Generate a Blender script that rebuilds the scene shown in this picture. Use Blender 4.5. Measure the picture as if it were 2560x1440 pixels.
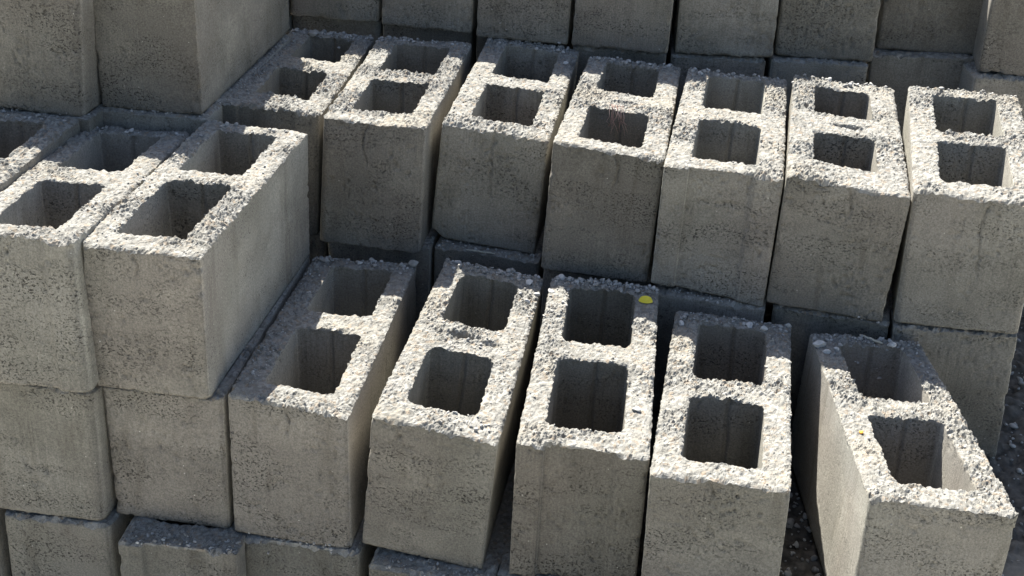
import bpy, math
import numpy as np
from mathutils import Vector, Matrix

S = bpy.context.scene
col = S.collection
for o in list(bpy.data.objects):
    bpy.data.objects.remove(o)

# ---------------------------------------------------------------- camera, sky, sun, exposure
PITCH, ROLL, CAMH, LENS = 0.473651, 0.0525119, 1.25766828, 2.75551 * 18.0
fw = Vector((0, math.cos(PITCH), -math.sin(PITCH)))
r0 = Vector((1, 0, 0)); u0 = r0.cross(fw)
rr = r0 * math.cos(ROLL) + u0 * math.sin(ROLL)
uu = -r0 * math.sin(ROLL) + u0 * math.cos(ROLL)
cam_d = bpy.data.cameras.new('camera')
cam = bpy.data.objects.new('camera', cam_d); col.objects.link(cam)
cam_d.sensor_width = 36.0; cam_d.lens = LENS
cam_d.clip_start = 0.02; cam_d.clip_end = 500.0
M = Matrix.Identity(4)
for i in range(3):
    M[i][0] = rr[i]; M[i][1] = uu[i]; M[i][2] = -fw[i]
M[2][3] = CAMH
cam.matrix_world = M
S.camera = cam

SUN = Vector((-0.051, 0.142, 0.19)).normalized()
w = bpy.data.worlds.new('World'); S.world = w; w.use_nodes = True
nt = w.node_tree; nt.nodes.clear()
wo = nt.nodes.new('ShaderNodeOutputWorld'); bg = nt.nodes.new('ShaderNodeBackground')
sky = nt.nodes.new('ShaderNodeTexSky'); sky.sky_type = 'NISHITA'; sky.sun_disc = False
sky.sun_elevation = math.asin(SUN.z); sky.sun_rotation = math.atan2(SUN.x, SUN.y)
sky.dust_density = 2.6; sky.altitude = 50
bg.inputs['Strength'].default_value = 0.06
nt.links.new(sky.outputs[0], bg.inputs[0]); nt.links.new(bg.outputs[0], wo.inputs[0])
sl = bpy.data.lights.new('sun', 'SUN'); sl.energy = 5.0; sl.angle = math.radians(0.5); sl.color = (1.0, 0.965, 0.885)
so = bpy.data.objects.new('sun', sl); col.objects.link(so)
so.rotation_euler = SUN.to_track_quat('Z', 'Y').to_euler()
S.view_settings.view_transform = 'Standard'; S.view_settings.look = 'None'
S.view_settings.exposure = 1.90; S.view_settings.gamma = 1.0; S.view_settings.use_curve_mapping = False
try:
    S.cycles.max_bounces = 8; S.cycles.diffuse_bounces = 3
except Exception:
    pass

# ---------------------------------------------------------------- numpy noise
def hsh(ix, iy, iz, seed):
    h = (ix.astype(np.int64) * 374761393 + iy.astype(np.int64) * 668265263 + iz.astype(np.int64) * 2147483647 + seed * 1274126177) & 0xFFFFFFFF
    h = ((h ^ (h >> 13)) * 1274126177) & 0xFFFFFFFF
    h = ((h ^ (h >> 16)) * 2246822519) & 0xFFFFFFFF
    h = h ^ (h >> 15)
    return (h & 0xFFFFFF) / float(0xFFFFFF)
def vnoise(x, y, z, seed):
    fx, fy, fz = np.floor(x), np.floor(y), np.floor(z)
    tx, ty, tz = x - fx, y - fy, z - fz
    tx = tx * tx * (3 - 2 * tx); ty = ty * ty * (3 - 2 * ty); tz = tz * tz * (3 - 2 * tz)
    r = 0
    for a in (0, 1):
        wa = tx if a else 1 - tx
        for b in (0, 1):
            wb = wa * (ty if b else 1 - ty)
            for c in (0, 1):
                r = r + wb * (tz if c else 1 - tz) * hsh(fx + a, fy + b, fz + c, seed)
    return r * 2 - 1
def fbm(x, y, z, seed, octv=3):
    r = 0; a = 1.0; s = 0
    for i in range(octv):
        r = r + a * vnoise(x * 2 ** i + 3.1 * i, y * 2 ** i, z * 2 ** i, seed + i); s += a; a *= 0.55
    return r / s
def domes(x, y, cell, seed, rad=0.62, keep=1.0):
    """rounded grains of an aggregate: height 0..1 of the nearest grain, in two dimensions"""
    gx, gy = np.floor(x / cell), np.floor(y / cell)
    best = np.zeros_like(x)
    for a in (-1, 0, 1):
        for b in (-1, 0, 1):
            cx, cy = gx + a, gy + b
            z0 = np.zeros_like(cx)
            px = (cx + hsh(cx, cy, z0, seed)) * cell; py = (cy + hsh(cx, cy, z0 + 7, seed)) * cell
            R = cell * rad * (0.55 + 0.75 * hsh(cx, cy, z0 + 13, seed))
            on = hsh(cx, cy, z0 + 29, seed) < keep
            d2 = ((x - px) ** 2 + (y - py) ** 2) / (R * R)
            hgt = np.sqrt(np.clip(1 - d2, 0, 1)) * (R / (cell * rad)) * on
            best = np.maximum(best, hgt)
    return best

# ---------------------------------------------------------------- materials
def nd(t, kind, **kw):
    n = t.nodes.new(kind)
    for k, v in kw.items():
        setattr(n, k, v)
    return n
def concrete(name, rough_top=False):
    m = bpy.data.materials.new(name); m.use_nodes = True
    t = m.node_tree; L = t.links; bs = t.nodes['Principled BSDF']
    bs.inputs['Roughness'].default_value = 0.95
    bs.inputs['Specular IOR Level'].default_value = 0.25
    tc = nd(t, 'ShaderNodeTexCoord'); oi = nd(t, 'ShaderNodeObjectInfo')
    off = nd(t, 'ShaderNodeVectorMath', operation='SCALE')
    cmb = nd(t, 'ShaderNodeCombineXYZ')
    for i in range(3):
        L.new(oi.outputs['Random'], cmb.inputs[i])
    L.new(cmb.outputs[0], off.inputs[0]); off.inputs['Scale'].default_value = 9.0
    co = nd(t, 'ShaderNodeVectorMath', operation='ADD')
    L.new(tc.outputs['Object'], co.inputs[0]); L.new(off.outputs[0], co.inputs[1])
    def noise(scale, det=3, rough=0.55, stretch=None, dist=0.0):
        n = nd(t, 'ShaderNodeTexNoise'); n.inputs['Scale'].default_value = scale
        n.inputs['Detail'].default_value = det; n.inputs['Roughness'].default_value = rough
        n.inputs['Distortion'].default_value = dist
        if stretch:
            mp = nd(t, 'ShaderNodeMapping'); mp.inputs['Scale'].default_value = stretch
            L.new(co.outputs[0], mp.inputs[0]); L.new(mp.outputs[0], n.inputs['Vector'])
        else:
            L.new(co.outputs[0], n.inputs['Vector'])
        return n.outputs['Fac']
    def ramp(src, p0, p1, c0, c1):
        r = nd(t, 'ShaderNodeValToRGB')
        r.color_ramp.elements[0].position = p0; r.color_ramp.elements[0].color = (*c0, 1)
        r.color_ramp.elements[1].position = p1; r.color_ramp.elements[1].color = (*c1, 1)
        L.new(src, r.inputs[0]); return r.outputs[0]
    def mix(fac, a, b, mode='MIX'):
        mx = nd(t, 'ShaderNodeMix', data_type='RGBA', blend_type=mode)
        if isinstance(fac, float):
            mx.inputs[0].default_value = fac
        else:
            L.new(fac, mx.inputs[0])
        for sck, v in ((6, a), (7, b)):
            if isinstance(v, tuple):
                mx.inputs[sck].default_value = (*v, 1)
            else:
                L.new(v, mx.inputs[sck])
        return mx.outputs[2]
    if not rough_top:
        base = ramp(noise(9, 3), 0.32, 0.68, (0.132, 0.126, 0.108), (0.190, 0.182, 0.160))
        base = mix(ramp(noise(4.0, 2), 0.45, 0.66, (0, 0, 0), (0.6,) * 3), base, (0.152, 0.136, 0.120))
        # laitance: pale vertical trowel streaks left by the mould
        st = ramp(noise(1.0, 3, 0.6, (420, 420, 14)), 0.3, 0.7, (0.86,) * 3, (1.12,) * 3)
        patch = ramp(noise(7, 2), 0.42, 0.62, (0, 0, 0), (1, 1, 1))
        base = mix(patch, base, mix(1.0, base, st, 'MULTIPLY'))
        # sandy grain
        gr = ramp(noise(420, 4, 0.75), 0.28, 0.72, (0.58,) * 3, (1.40,) * 3)
        base = mix(1.0, base, gr, 'MULTIPLY')
        # small open pores with their inner shade painted dark, in patches, drawn out sideways
        po = ramp(noise(1.0, 4, 0.6, (300, 300, 430), 0.6), 0.565, 0.64, (0, 0, 0), (1.0,) * 3)
        pz = ramp(noise(1.0, 3, 0.55, (9, 9, 26), 0.5), 0.46, 0.66, (0.05,) * 3, (1.0,) * 3)
        pf = mix(1.0, po, pz, 'MULTIPLY')
        base = mix(pf, base, (0.044, 0.041, 0.036))
        # odd pale grains
        v = nd(t, 'ShaderNodeTexVoronoi'); v.inputs['Scale'].default_value = 95
        L.new(co.outputs[0], v.inputs['Vector'])
        sp = ramp(v.outputs['Distance'], 0.055, 0.10, (1, 1, 1), (0, 0, 0))
        sel = nd(t, 'ShaderNodeSeparateColor'); L.new(v.outputs['Color'], sel.inputs[0])
        s2 = ramp(sel.outputs[0], 0.86, 0.88, (0, 0, 0), (1, 1, 1))
        base = mix(mix(1.0, sp, s2, 'MULTIPLY'), base, (0.38, 0.365, 0.33))
        rnd = nd(t, 'ShaderNodeMath', operation='MULTIPLY'); L.new(oi.outputs['Random'], rnd.inputs[0]); rnd.inputs[1].default_value = 7.31
        frc = nd(t, 'ShaderNodeMath', operation='FRACT'); L.new(rnd.outputs[0], frc.inputs[0])
        tint = ramp(frc.outputs[0], 0.0, 1.0, (0.78, 0.768, 0.75), (1.16, 1.16, 1.16))
        base = mix(1.0, base, tint, 'MULTIPLY')
        bloom = ramp(noise(1.0, 4, 0.6, (9, 9, 16), 0.6), 0.50, 0.72, (0, 0, 0), (0.55,) * 3)
        base = mix(bloom, base, mix(1.0, base, (1.42, 1.42, 1.40), 'MULTIPLY'))
        damp = ramp(noise(1.0, 3, 0.6, (30, 30, 5), 0.4), 0.56, 0.70, (1.0,) * 3, (0.80, 0.79, 0.77))
        base = mix(1.0, base, damp, 'MULTIPLY')
        # long sides come out of the mould smoother and paler than the ends, with bounce light painted in
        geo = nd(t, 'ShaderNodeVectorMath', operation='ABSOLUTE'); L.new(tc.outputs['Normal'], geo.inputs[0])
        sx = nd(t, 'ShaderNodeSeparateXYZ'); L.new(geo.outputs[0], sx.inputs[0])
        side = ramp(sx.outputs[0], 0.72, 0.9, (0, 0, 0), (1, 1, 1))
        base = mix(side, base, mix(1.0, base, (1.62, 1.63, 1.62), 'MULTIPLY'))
        b1 = nd(t, 'ShaderNodeBump'); sm = nd(t, 'ShaderNodeMapRange'); L.new(side, sm.inputs[0]); sm.inputs['To Min'].default_value = 0.8; sm.inputs['To Max'].default_value = 0.5
        L.new(sm.outputs[0], b1.inputs['Strength']); b1.inputs['Distance'].default_value = 0.0010
        L.new(noise(620, 4, 0.7), b1.inputs['Height'])
        b2 = nd(t, 'ShaderNodeBump'); b2.invert = True
        L.new(sm.outputs[0], b2.inputs['Strength']); b2.inputs['Distance'].default_value = 0.0030
        L.new(pf, b2.inputs['Height']); L.new(b1.outputs[0], b2.inputs['Normal'])
        L.new(b2.outputs[0], bs.inputs['Normal'])
    else:
        base = ramp(noise(22, 4), 0.3, 0.7, (0.168, 0.162, 0.143), (0.228, 0.220, 0.197))
        v = nd(t, 'ShaderNodeTexVoronoi'); v.inputs['Scale'].default_value = 210
        L.new(co.outputs[0], v.inputs['Vector'])
        sel = nd(t, 'ShaderNodeSeparateColor'); L.new(v.outputs['Color'], sel.inputs[0])
        cellc = ramp(sel.outputs[0], 0.05, 0.95, (0.125, 0.120, 0.108), (0.310, 0.304, 0.284))
        base = mix(0.60, base, cellc)
        warm = ramp(sel.outputs[1], 0.80, 0.98, (0, 0, 0), (0.55,) * 3)
        base = mix(warm, base, (0.25, 0.19, 0.13))
        base = mix(ramp(noise(10, 3), 0.52, 0.72, (0, 0, 0), (0.4,) * 3), base, (0.29, 0.26, 0.205))
        gr = ramp(noise(700, 4, 0.75), 0.28, 0.72, (0.72,) * 3, (1.2,) * 3)
        base = mix(1.0, base, gr, 'MULTIPLY')
        b1 = nd(t, 'ShaderNodeBump'); b1.inputs['Strength'].default_value = 0.9; b1.inputs['Distance'].default_value = 0.0016
        L.new(noise(520, 4, 0.75), b1.inputs['Height'])
        L.new(b1.outputs[0], bs.inputs['Normal'])
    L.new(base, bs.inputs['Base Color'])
    return m
MAT_FACE = concrete('cast concrete face')
MAT_TOP = concrete('rough broken aggregate', True)

def simple(name, c0, c1, scale=300, rough=0.9, bump=0.0006):
    m = bpy.data.materials.new(name); m.use_nodes = True
    t = m.node_tree; L = t.links; bs = t.nodes['Principled BSDF']; bs.inputs['Roughness'].default_value = rough
    bs.inputs['Specular IOR Level'].default_value = 0.3
    tc = nd(t, 'ShaderNodeTexCoord')
    n = nd(t, 'ShaderNodeTexNoise'); n.inputs['Scale'].default_value = scale; n.inputs['Detail'].default_value = 5
    L.new(tc.outputs['Object'], n.inputs['Vector'])
    r = nd(t, 'ShaderNodeValToRGB'); r.color_ramp.elements[0].position = 0.3; r.color_ramp.elements[1].position = 0.7
    r.color_ramp.elements[0].color = (*c0, 1); r.color_ramp.elements[1].color = (*c1, 1)
    L.new(n.outputs['Fac'], r.inputs[0]); L.new(r.outputs[0], bs.inputs['Base Color'])
    b = nd(t, 'ShaderNodeBump'); b.inputs['Distance'].default_value = bump; b.inputs['Strength'].default_value = 0.8
    L.new(n.outputs['Fac'], b.inputs['Height']); L.new(b.outputs[0], bs.inputs['Normal'])
    return m
MAT_STONE = simple('pale crushed stone', (0.34, 0.335, 0.32), (0.56, 0.55, 0.53), 160)
MAT_STONE_GREY = simple('grey crushed stone', (0.11, 0.107, 0.10), (0.44, 0.43, 0.40), 40)
MAT_CRUMB = simple('concrete crumbs', (0.13, 0.125, 0.115), (0.44, 0.43, 0.41), 75)
MAT_GROUND = simple('dark earth and gravel', (0.030, 0.028, 0.024), (0.12, 0.110, 0.094), 70, bump=0.004)
def ground_mat():
    m = MAT_GROUND; t = m.node_tree; L = t.links; bs = t.nodes['Principled BSDF']
    old = bs.inputs['Base Color'].links[0].from_socket
    tc = nd(t, 'ShaderNodeTexCoord'); sp = nd(t, 'ShaderNodeSeparateXYZ'); L.new(tc.outputs['Object'], sp.inputs[0])
    n = nd(t, 'ShaderNodeTexNoise'); n.inputs['Scale'].default_value = 2.5; n.inputs['Detail'].default_value = 6; L.new(tc.outputs['Object'], n.inputs['Vector'])
    ad = nd(t, 'ShaderNodeMath', operation='MULTIPLY_ADD'); ds = nd(t, 'ShaderNodeVectorMath', operation='DISTANCE'); L.new(tc.outputs['Object'], ds.inputs[0]); ds.inputs[1].default_value = (0.1, 2.2, 0.1)
    L.new(n.outputs['Fac'], ad.inputs[0]); ad.inputs[1].default_value = 0.5; L.new(ds.outputs['Value'], ad.inputs[2])
    mr = nd(t, 'ShaderNodeMapRange'); L.new(ad.outputs[0], mr.inputs[0])
    mr.inputs['From Min'].default_value = 1.20; mr.inputs['From Max'].default_value = 1.50; mr.inputs['To Min'].default_value = 0.0; mr.inputs['To Max'].default_value = 1.0
    mx = nd(t, 'ShaderNodeMix', data_type='RGBA'); L.new(mr.outputs[0], mx.inputs[0]); L.new(old, mx.inputs[6]); mx.inputs[7].default_value = (0.50, 0.48, 0.42, 1)  # ground out of view turned pale to bounce light onto the block faces
    L.new(mx.outputs[2], bs.inputs['Base Color'])
ground_mat()
MAT_TWIG = simple('dry pale straw', (0.34, 0.31, 0.24), (0.48, 0.45, 0.37), 200)
MAT_PETAL = simple('yellow petal', (0.58, 0.47, 0.03), (0.68, 0.60, 0.07), 90, 0.55, 0.0002)
MAT_ORANGE = simple('orange leaf scrap', (0.60, 0.22, 0.03), (0.70, 0.34, 0.06), 300)
MAT_FIBRE = simple('reddish root fibre', (0.30, 0.17, 0.14), (0.46, 0.34, 0.28), 100)
MAT_SUN_PATCH = simple('painted sun patch', (0.66, 0.63, 0.54), (0.74, 0.72, 0.63), 200)  # cream colour stands in for a small patch of sun

# ---------------------------------------------------------------- mesh output
def mesh_obj(name, V, Q, mats, midx=None, smooth=None, parent=None):
    """V (n,3), Q (m,4) quads; a triangle repeats no index but uses -1 in the last column"""
    me = bpy.data.meshes.new(name)
    Q = np.asarray(Q, dtype=np.int64)
    tri = Q[:, 3] < 0
    cnt = np.where(tri, 3, 4)
    flat = Q.reshape(-1)[(np.arange(4)[None, :] < cnt[:, None]).reshape(-1)]
    start = np.concatenate([[0], np.cumsum(cnt)[:-1]])
    me.vertices.add(len(V)); me.vertices.foreach_set('co', np.asarray(V, dtype=np.float32).reshape(-1))
    me.loops.add(len(flat)); me.loops.foreach_set('vertex_index', flat.astype(np.int32))
    me.polygons.add(len(Q)); me.polygons.foreach_set('loop_start', start.astype(np.int32))
    try:
        me.polygons.foreach_set('loop_total', cnt.astype(np.int32))
    except Exception:
        pass
    for m in mats:
        me.materials.append(m)
    if midx is not None:
        me.polygons.foreach_set('material_index', np.asarray(midx, dtype=np.int32))
    if smooth is not None:
        me.polygons.foreach_set('use_smooth', np.asarray(smooth, dtype=bool))
    me.update(calc_edges=True); me.validate()
    o = bpy.data.objects.new(name, me); col.objects.link(o)
    if parent:
        o.parent = parent
    return o
def tag(o, label=None, cat=None, group=None, kind=None):
    if label: o['label'] = label
    if cat: o['category'] = cat
    if group: o['group'] = group
    if kind: o['kind'] = kind
    return o

# ---------------------------------------------------------------- the cinder block
W0, L0, H0 = 0.1517, 0.4035, 0.19
def lines(bps, step):
    out = []
    for a, b in zip(bps[:-1], bps[1:]):
        n = max(1, int(round((b - a) / step)))
        out += list(np.linspace(a, b, n + 1)[:-1])
    out.append(bps[-1]); return np.array(out)

def squircle(X, Y, cx, cy, sx, sy, r, inner):
    """round one corner of a rectangle; (sx,sy) points from the arc centre to the corner"""
    a = (X - cx) * sx; b = (Y - cy) * sy
    m = (a > 0) & (b > 0)
    rho = np.maximum(a, b); l2 = np.sqrt(a * a + b * b) + 1e-12
    f = np.where(rho <= r, 1.0, np.clip(1 - (rho - r) / (1.5 * r), 0, 1)) if inner else 1.0
    k = 1 + f * (rho / l2 - 1)
    return np.where(m, cx + (X - cx) * k, X), np.where(m, cy + (Y - cy) * k, Y)

def block(corners, seed, holes, fine=1.0, rc=0.004, rh=0.010, groove=0, cuts=(), rough=1.0, smooth_patch=0.66, dents=(), cracks=()):
    C = np.array(corners, dtype=float) / 1000.0
    C[:4, 2] = np.maximum(C[:4, 2], -0.002)
    sx, sy = 0.0015 * fine, 0.0023 * fine
    x0, x1, ya, yb, yc, yd = holes
    xs = lines([-W0 / 2, x0, x1, W0 / 2], sx); ys = lines([0, ya, yb, yc, yd, L0], sy)
    nx, ny = len(xs), len(ys)
    ix0, ix1 = int(np.argmin(abs(xs - x0))), int(np.argmin(abs(xs - x1)))
    jy = [int(np.argmin(abs(ys - v))) for v in (ya, yb, yc, yd)]
    X, Y = np.meshgrid(xs, ys, indexing='ij'); X = X.copy(); Y = Y.copy()
    IX = np.arange(nx * ny).reshape(nx, ny)
    # ring index lists (before deformation)
    ring_o = list(IX[:, 0]) + list(IX[-1, 1:]) + list(IX[-2::-1, -1]) + list(IX[0, -2:0:-1])
    rings_h = []
    for a, b in ((jy[0], jy[1]), (jy[2], jy[3])):
        rings_h.append(list(IX[ix0:ix1 + 1, a]) + list(IX[ix1, a + 1:b + 1]) + list(IX[ix1 - 1:ix0 - 1:-1, b]) + list(IX[ix0, b - 1:a:-1]))
    keep = np.ones((nx - 1, ny - 1), bool)
    keep[ix0:ix1, jy[0]:jy[1]] = False; keep[ix0:ix1, jy[2]:jy[3]] = False
    # distances and push directions, from the straight layout
    d_o = np.minimum.reduce([X + W0 / 2, W0 / 2 - X, Y, L0 - Y])
    px = np.where(d_o == X + W0 / 2, -1.0, np.where(d_o == W0 / 2 - X, 1.0, 0)); py = np.where(px != 0, 0, np.where(d_o == Y, -1.0, 1.0))
    d_h = np.full_like(X, 9.0); hx = np.zeros_like(X); hy = np.zeros_like(X)
    for a, b in ((ya, yb), (yc, yd)):
        ex = np.maximum(np.maximum(x0 - X, X - x1), 0); ey = np.maximum(np.maximum(a - Y, Y - b), 0)
        d = np.sqrt(ex * ex + ey * ey); better = d < d_h
        ddx = np.where(X < x0 + 1e-9, 1.0, np.where(X > x1 - 1e-9, -1.0, 0)); ddy = np.where(Y < a + 1e-9, 1.0, np.where(Y > b - 1e-9, -1.0, 0))
        n = np.sqrt(ddx ** 2 + ddy ** 2) + 1e-9
        hx = np.where(better, ddx / n, hx); hy = np.where(better, ddy / n, hy); d_h = np.where(better, d, d_h)
    for (sxn, syn) in ((-1, -1), (1, -1), (-1, 1), (1, 1)):
        X, Y = squircle(X, Y, sxn * (W0 / 2 - rc), (rc if syn < 0 else L0 - rc), sxn, syn, rc, True)
    for a, b in ((ya, yb), (yc, yd)):
        for (sxn, syn) in ((-1, -1), (1, -1), (-1, 1), (1, 1)):
            X, Y = squircle(X, Y, (x0 + rh if sxn < 0 else x1 - rh), (a + rh if syn < 0 else b - rh), sxn, syn, rh, True)
    gx, gy = X.copy(), Y.copy()
    # front recess of grooved blocks
    def recess(x):
        if not groove: return 0 * x
        s = lambda t: np.clip(t, 0, 1) ** 2 * (3 - 2 * np.clip(t, 0, 1))
        return groove * s((x + 0.046) / 0.004) * s((0.043 - x) / 0.010)
    Y = Y + recess(X) * np.exp(-gy / 0.004)
    # relief of the rough top
    zz = 0 * X
    pat = np.clip(0.5 + 2.0 * fbm(gx * 18, gy * 18, zz, seed + 50, 2) + (0.5 - smooth_patch), 0, 1)
    pat = rough * (0.16 + 0.84 * pat)
    hgt = pat * (0.0020 * domes(gx, gy, 0.0046, seed, 0.62, 0.6) + 0.0016 * domes(gx, gy, 0.0031, seed + 9, 0.62, 0.75) - 0.0022 * np.clip(fbm(gx * 150, gy * 120, zz, seed + 62, 3) - 0.12, 0, 1) * 3 + 0.0018 * domes(gx, gy, 0.0105, seed + 15, 0.42, 0.30))
    hgt += 0.0016 * fbm(gx * 35, gy * 35, zz, seed + 60, 3) + 0.0018 * rough * fbm(gx * 300, gy * 200, zz, seed + 61, 2)
    hgt -= (0.0022 + 0.0045 * np.clip(fbm(gx * 60, gy * 60, zz, seed + 70, 2) + 0.15, 0, 1)) * np.exp(-d_o / 0.0028)
    hgt -= 0.0026 * np.exp(-d_h / 0.0022) * np.clip(0.4 + fbm(gx * 110, gy * 110, zz, seed + 71, 2), 0, 1)
    for (dx_, dy_, rx_, ry_, dep) in dents:
        q = ((gx - dx_) / rx_) ** 2 + ((gy - dy_) / ry_) ** 2
        hgt -= dep * np.clip(1.25 - q * (1 + 0.5 * fbm(gx * 160, gy * 160, zz, seed + 72, 2)), 0, 1)
    rag = fbm(gx * 190, gy * 190, zz, seed + 80, 2)
    rag = 0.0022 * rag + 0.0013 * (domes(gx, gy, 0.0048, seed + 81, 0.6, 0.6) - 0.45)
    rago = rag * rough * np.exp(-d_o / 0.002) * 0.55; ragh = 0.8 * rag * rough * np.exp(-d_h / 0.002)
    X = X + px * rago + hx * ragh; Y = Y + py * rago + hy * ragh
    Z = H0 - 0.0015 + hgt
    V = [np.stack([X.ravel(), Y.ravel(), Z.ravel()], 1)]
    used_n = nx * ny
    i, j = np.nonzero(keep)
    F = [np.stack([IX[i, j], IX[i + 1, j], IX[i + 1, j + 1], IX[i, j + 1]], 1)]
    MI = [np.ones(len(i), int)]
    topo = V[0]
    nb = used_n
    # walls
    def wall(ring, zs, outward, taper, seamy=None):
        nonlocal nb
        ring = np.array(ring); n = len(ring)
        P = topo[ring]                     # ragged top line
        G = np.stack([gx.ravel()[ring], gy.ravel()[ring]], 1)
        T = np.roll(G, -1, 0) - np.roll(G, 1, 0); T /= np.linalg.norm(T, axis=1)[:, None] + 1e-12
        N = np.stack([T[:, 1], -T[:, 0]], 1) * (1 if outward else -1)   # points out of the concrete
        rows = [ring]
        vs = []
        cxy = G.mean(0)
        for zi, z in enumerate(zs):
            dep = H0 - z
            g = G.copy()
            if taper:
                g = g + N * (taper * dep / H0)[None] if np.ndim(taper) else g + N * taper * dep / H0
            if outward and groove:
                fr = np.exp(-g[:, 1] / 0.004)
                g = g.copy(); g[:, 1] += recess(g[:, 0]) * fr
            zf = np.full(n, z)
            a3 = (G[:, 0] * 150, G[:, 1] * 150, zf * 260)
            f1 = fbm(*a3, seed + 5, 3)
            pz = np.clip(fbm(G[:, 0] * 22, G[:, 1] * 22, zf * 22, seed + 6, 2) * 1.6 + 0.55, 0, 1)
            disp = -0.0042 * np.clip(f1 - 0.26, 0, 0.4) * 2.4 * pz + 0.0006 * fbm(G[:, 0] * 14, G[:, 1] * 14, zf * 14, seed + 7, 2)
            disp += 0.00025 * fbm(G[:, 0] * 480, G[:, 1] * 480, zf * 480, seed + 8, 2)
            disp = disp * (1 - 0.7 * (np.abs(N[:, 0]) > 0.8) * (1.0 if outward else 0.6))
            if outward:
                for (cx_, ln_) in cracks:
                    xc = cx_ + 0.004 * vnoise(0 * zf, 0 * zf, zf * 60, seed + 31) + 0.0016 * vnoise(0 * zf, 0 * zf, zf * 240, seed + 32)
                    disp -= (G[:, 1] < 0.01) * 0.0034 * np.exp(-((G[:, 0] - xc) / 0.0014) ** 2) * np.clip((ln_ - dep) / 0.02, 0, 1)
                dc = np.minimum(np.hypot(np.abs(G[:, 0]) - W0 / 2, G[:, 1]), np.hypot(np.abs(G[:, 0]) - W0 / 2, G[:, 1] - L0))
                sd = np.sign(G[:, 0]) * 0.3 + (G[:, 1] > 0.2) * 0.7
                chip = np.clip(fbm(sd * 9 + 0 * zf, 0 * zf, zf * 55, seed + 13, 3) - 0.22, 0, 1) * 0.014 + 0.0007 * vnoise(G[:, 0] * 300, G[:, 1] * 300, zf * 420, seed + 14)
                disp -= chip * np.exp(-(dc / 0.0055) ** 2)
            if not outward:
                disp *= 0.6
            if seamy is not None:
                far = np.abs(G[:, 1] - seamy[1]) < 1e-5
                disp += far * (-0.0045) * np.exp(-((G[:, 0] - seamy[0] - 0.0015 * vnoise(0 * zf, 0 * zf, zf * 30, seed + 41)) / 0.0024) ** 2)
            k = 1 - math.exp(-dep / 0.004)
            topoff = (P[:, :2] - G)
            if outward and groove:
                topoff = topoff - np.stack([0 * fr, recess(G[:, 0]) * np.exp(-G[:, 1] / 0.004)], 1)
            g = g + N * (disp * k)[:, None] + topoff * math.exp(-dep / 0.0035)
            zz_ = zf.copy()
            if zi < 6:
                zz_ += (P[:, 2] - H0) * math.exp(-dep / 0.006)
            if zi == len(zs) - 1:
                zz_ += 0.0035 * np.clip(fbm(G[:, 0] * 45, G[:, 1] * 45, zf, seed + 11, 3) + 0.1, 0, 1) + 0.0012 * vnoise(G[:, 0] * 260, G[:, 1] * 260, zf, seed + 12)
                g = g - N * 0.001
            vs.append(np.stack([g[:, 0], g[:, 1], zz_], 1)); rows.append(np.arange(nb, nb + n)); nb += n
        V.append(np.concatenate(vs))
        for r0_, r1_ in zip(rows[:-1], rows[1:]):
            a, b = r0_, np.roll(r0_, -1); c, d = np.roll(r1_, -1), r1_
            F.append(np.stack([a, d, c, b], 1) if outward else np.stack([a, b, c, d], 1)); MI.append(np.zeros(n, int))
    def zrows(s_top, s_mid, end=0.0):
        z = [H0 - 0.0015 - s_top]; s = s_top
        while z[-1] > end + s_mid * 1.2:
            s = min(s * 1.18, s_mid); z.append(z[-1] - s)
        z.append(end + 0.0004); return z
    wall(ring_o, zrows(0.0015 * fine, 0.0030 * fine), True, 0.0)
    for rg, (a, b) in zip(rings_h, ((ya, yb), (yc, yd))):
        wall(rg, zrows(0.0018 * fine, 0.0060 * fine, 0.0), False, 0.003, ((x0 + x1) / 2 + 0.003, b))
    V = np.concatenate(V); F = np.concatenate(F); MI = np.concatenate(MI)
    # broken corners: everything beyond a plane is pushed back onto it, roughly
    for (n_, d_) in cuts:
        n_ = np.array(n_, float); n_ /= np.linalg.norm(n_)
        e = V @ n_ - d_ + 0.0022 * fbm(V[:, 0] * 70, V[:, 1] * 70, V[:, 2] * 70, seed + 20, 3)
        V = V - n_[None] * np.clip(e, 0, 1)[:, None]
    # settle into the measured, slightly irregular box
    u = V[:, 0] / W0 + 0.5; v = V[:, 1] / L0; t = V[:, 2] / H0
    P = 0
    for k in range(8):
        wx = u if k & 1 else 1 - u; wy = v if k & 2 else 1 - v; wz = t if k & 4 else 1 - t
        P = P + (wx * wy * wz)[:, None] * C[k][None]
    # drop grid points inside the openings
    used = np.zeros(len(P), bool); used[F.ravel()] = True
    remap = np.cumsum(used) - 1
    return P[used], remap[F], MI

def std_corners(j=0.0, seed=0):
    h = lambda k: (float(hsh(np.array([k]), np.array([seed]), np.array([1]), 5)[0]) - 0.5) * 2 * j
    a = W0 * 500; L = L0 * 1000; Z = H0 * 1000
    return [[-a, 0, 0], [a, 0, 0], [-a, L, 0], [a, L, 0], [-a, h(1), Z + h(2)], [a, h(3), Z + h(4)], [-a, L, Z + h(5)], [a, L, Z + h(6)]]

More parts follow.
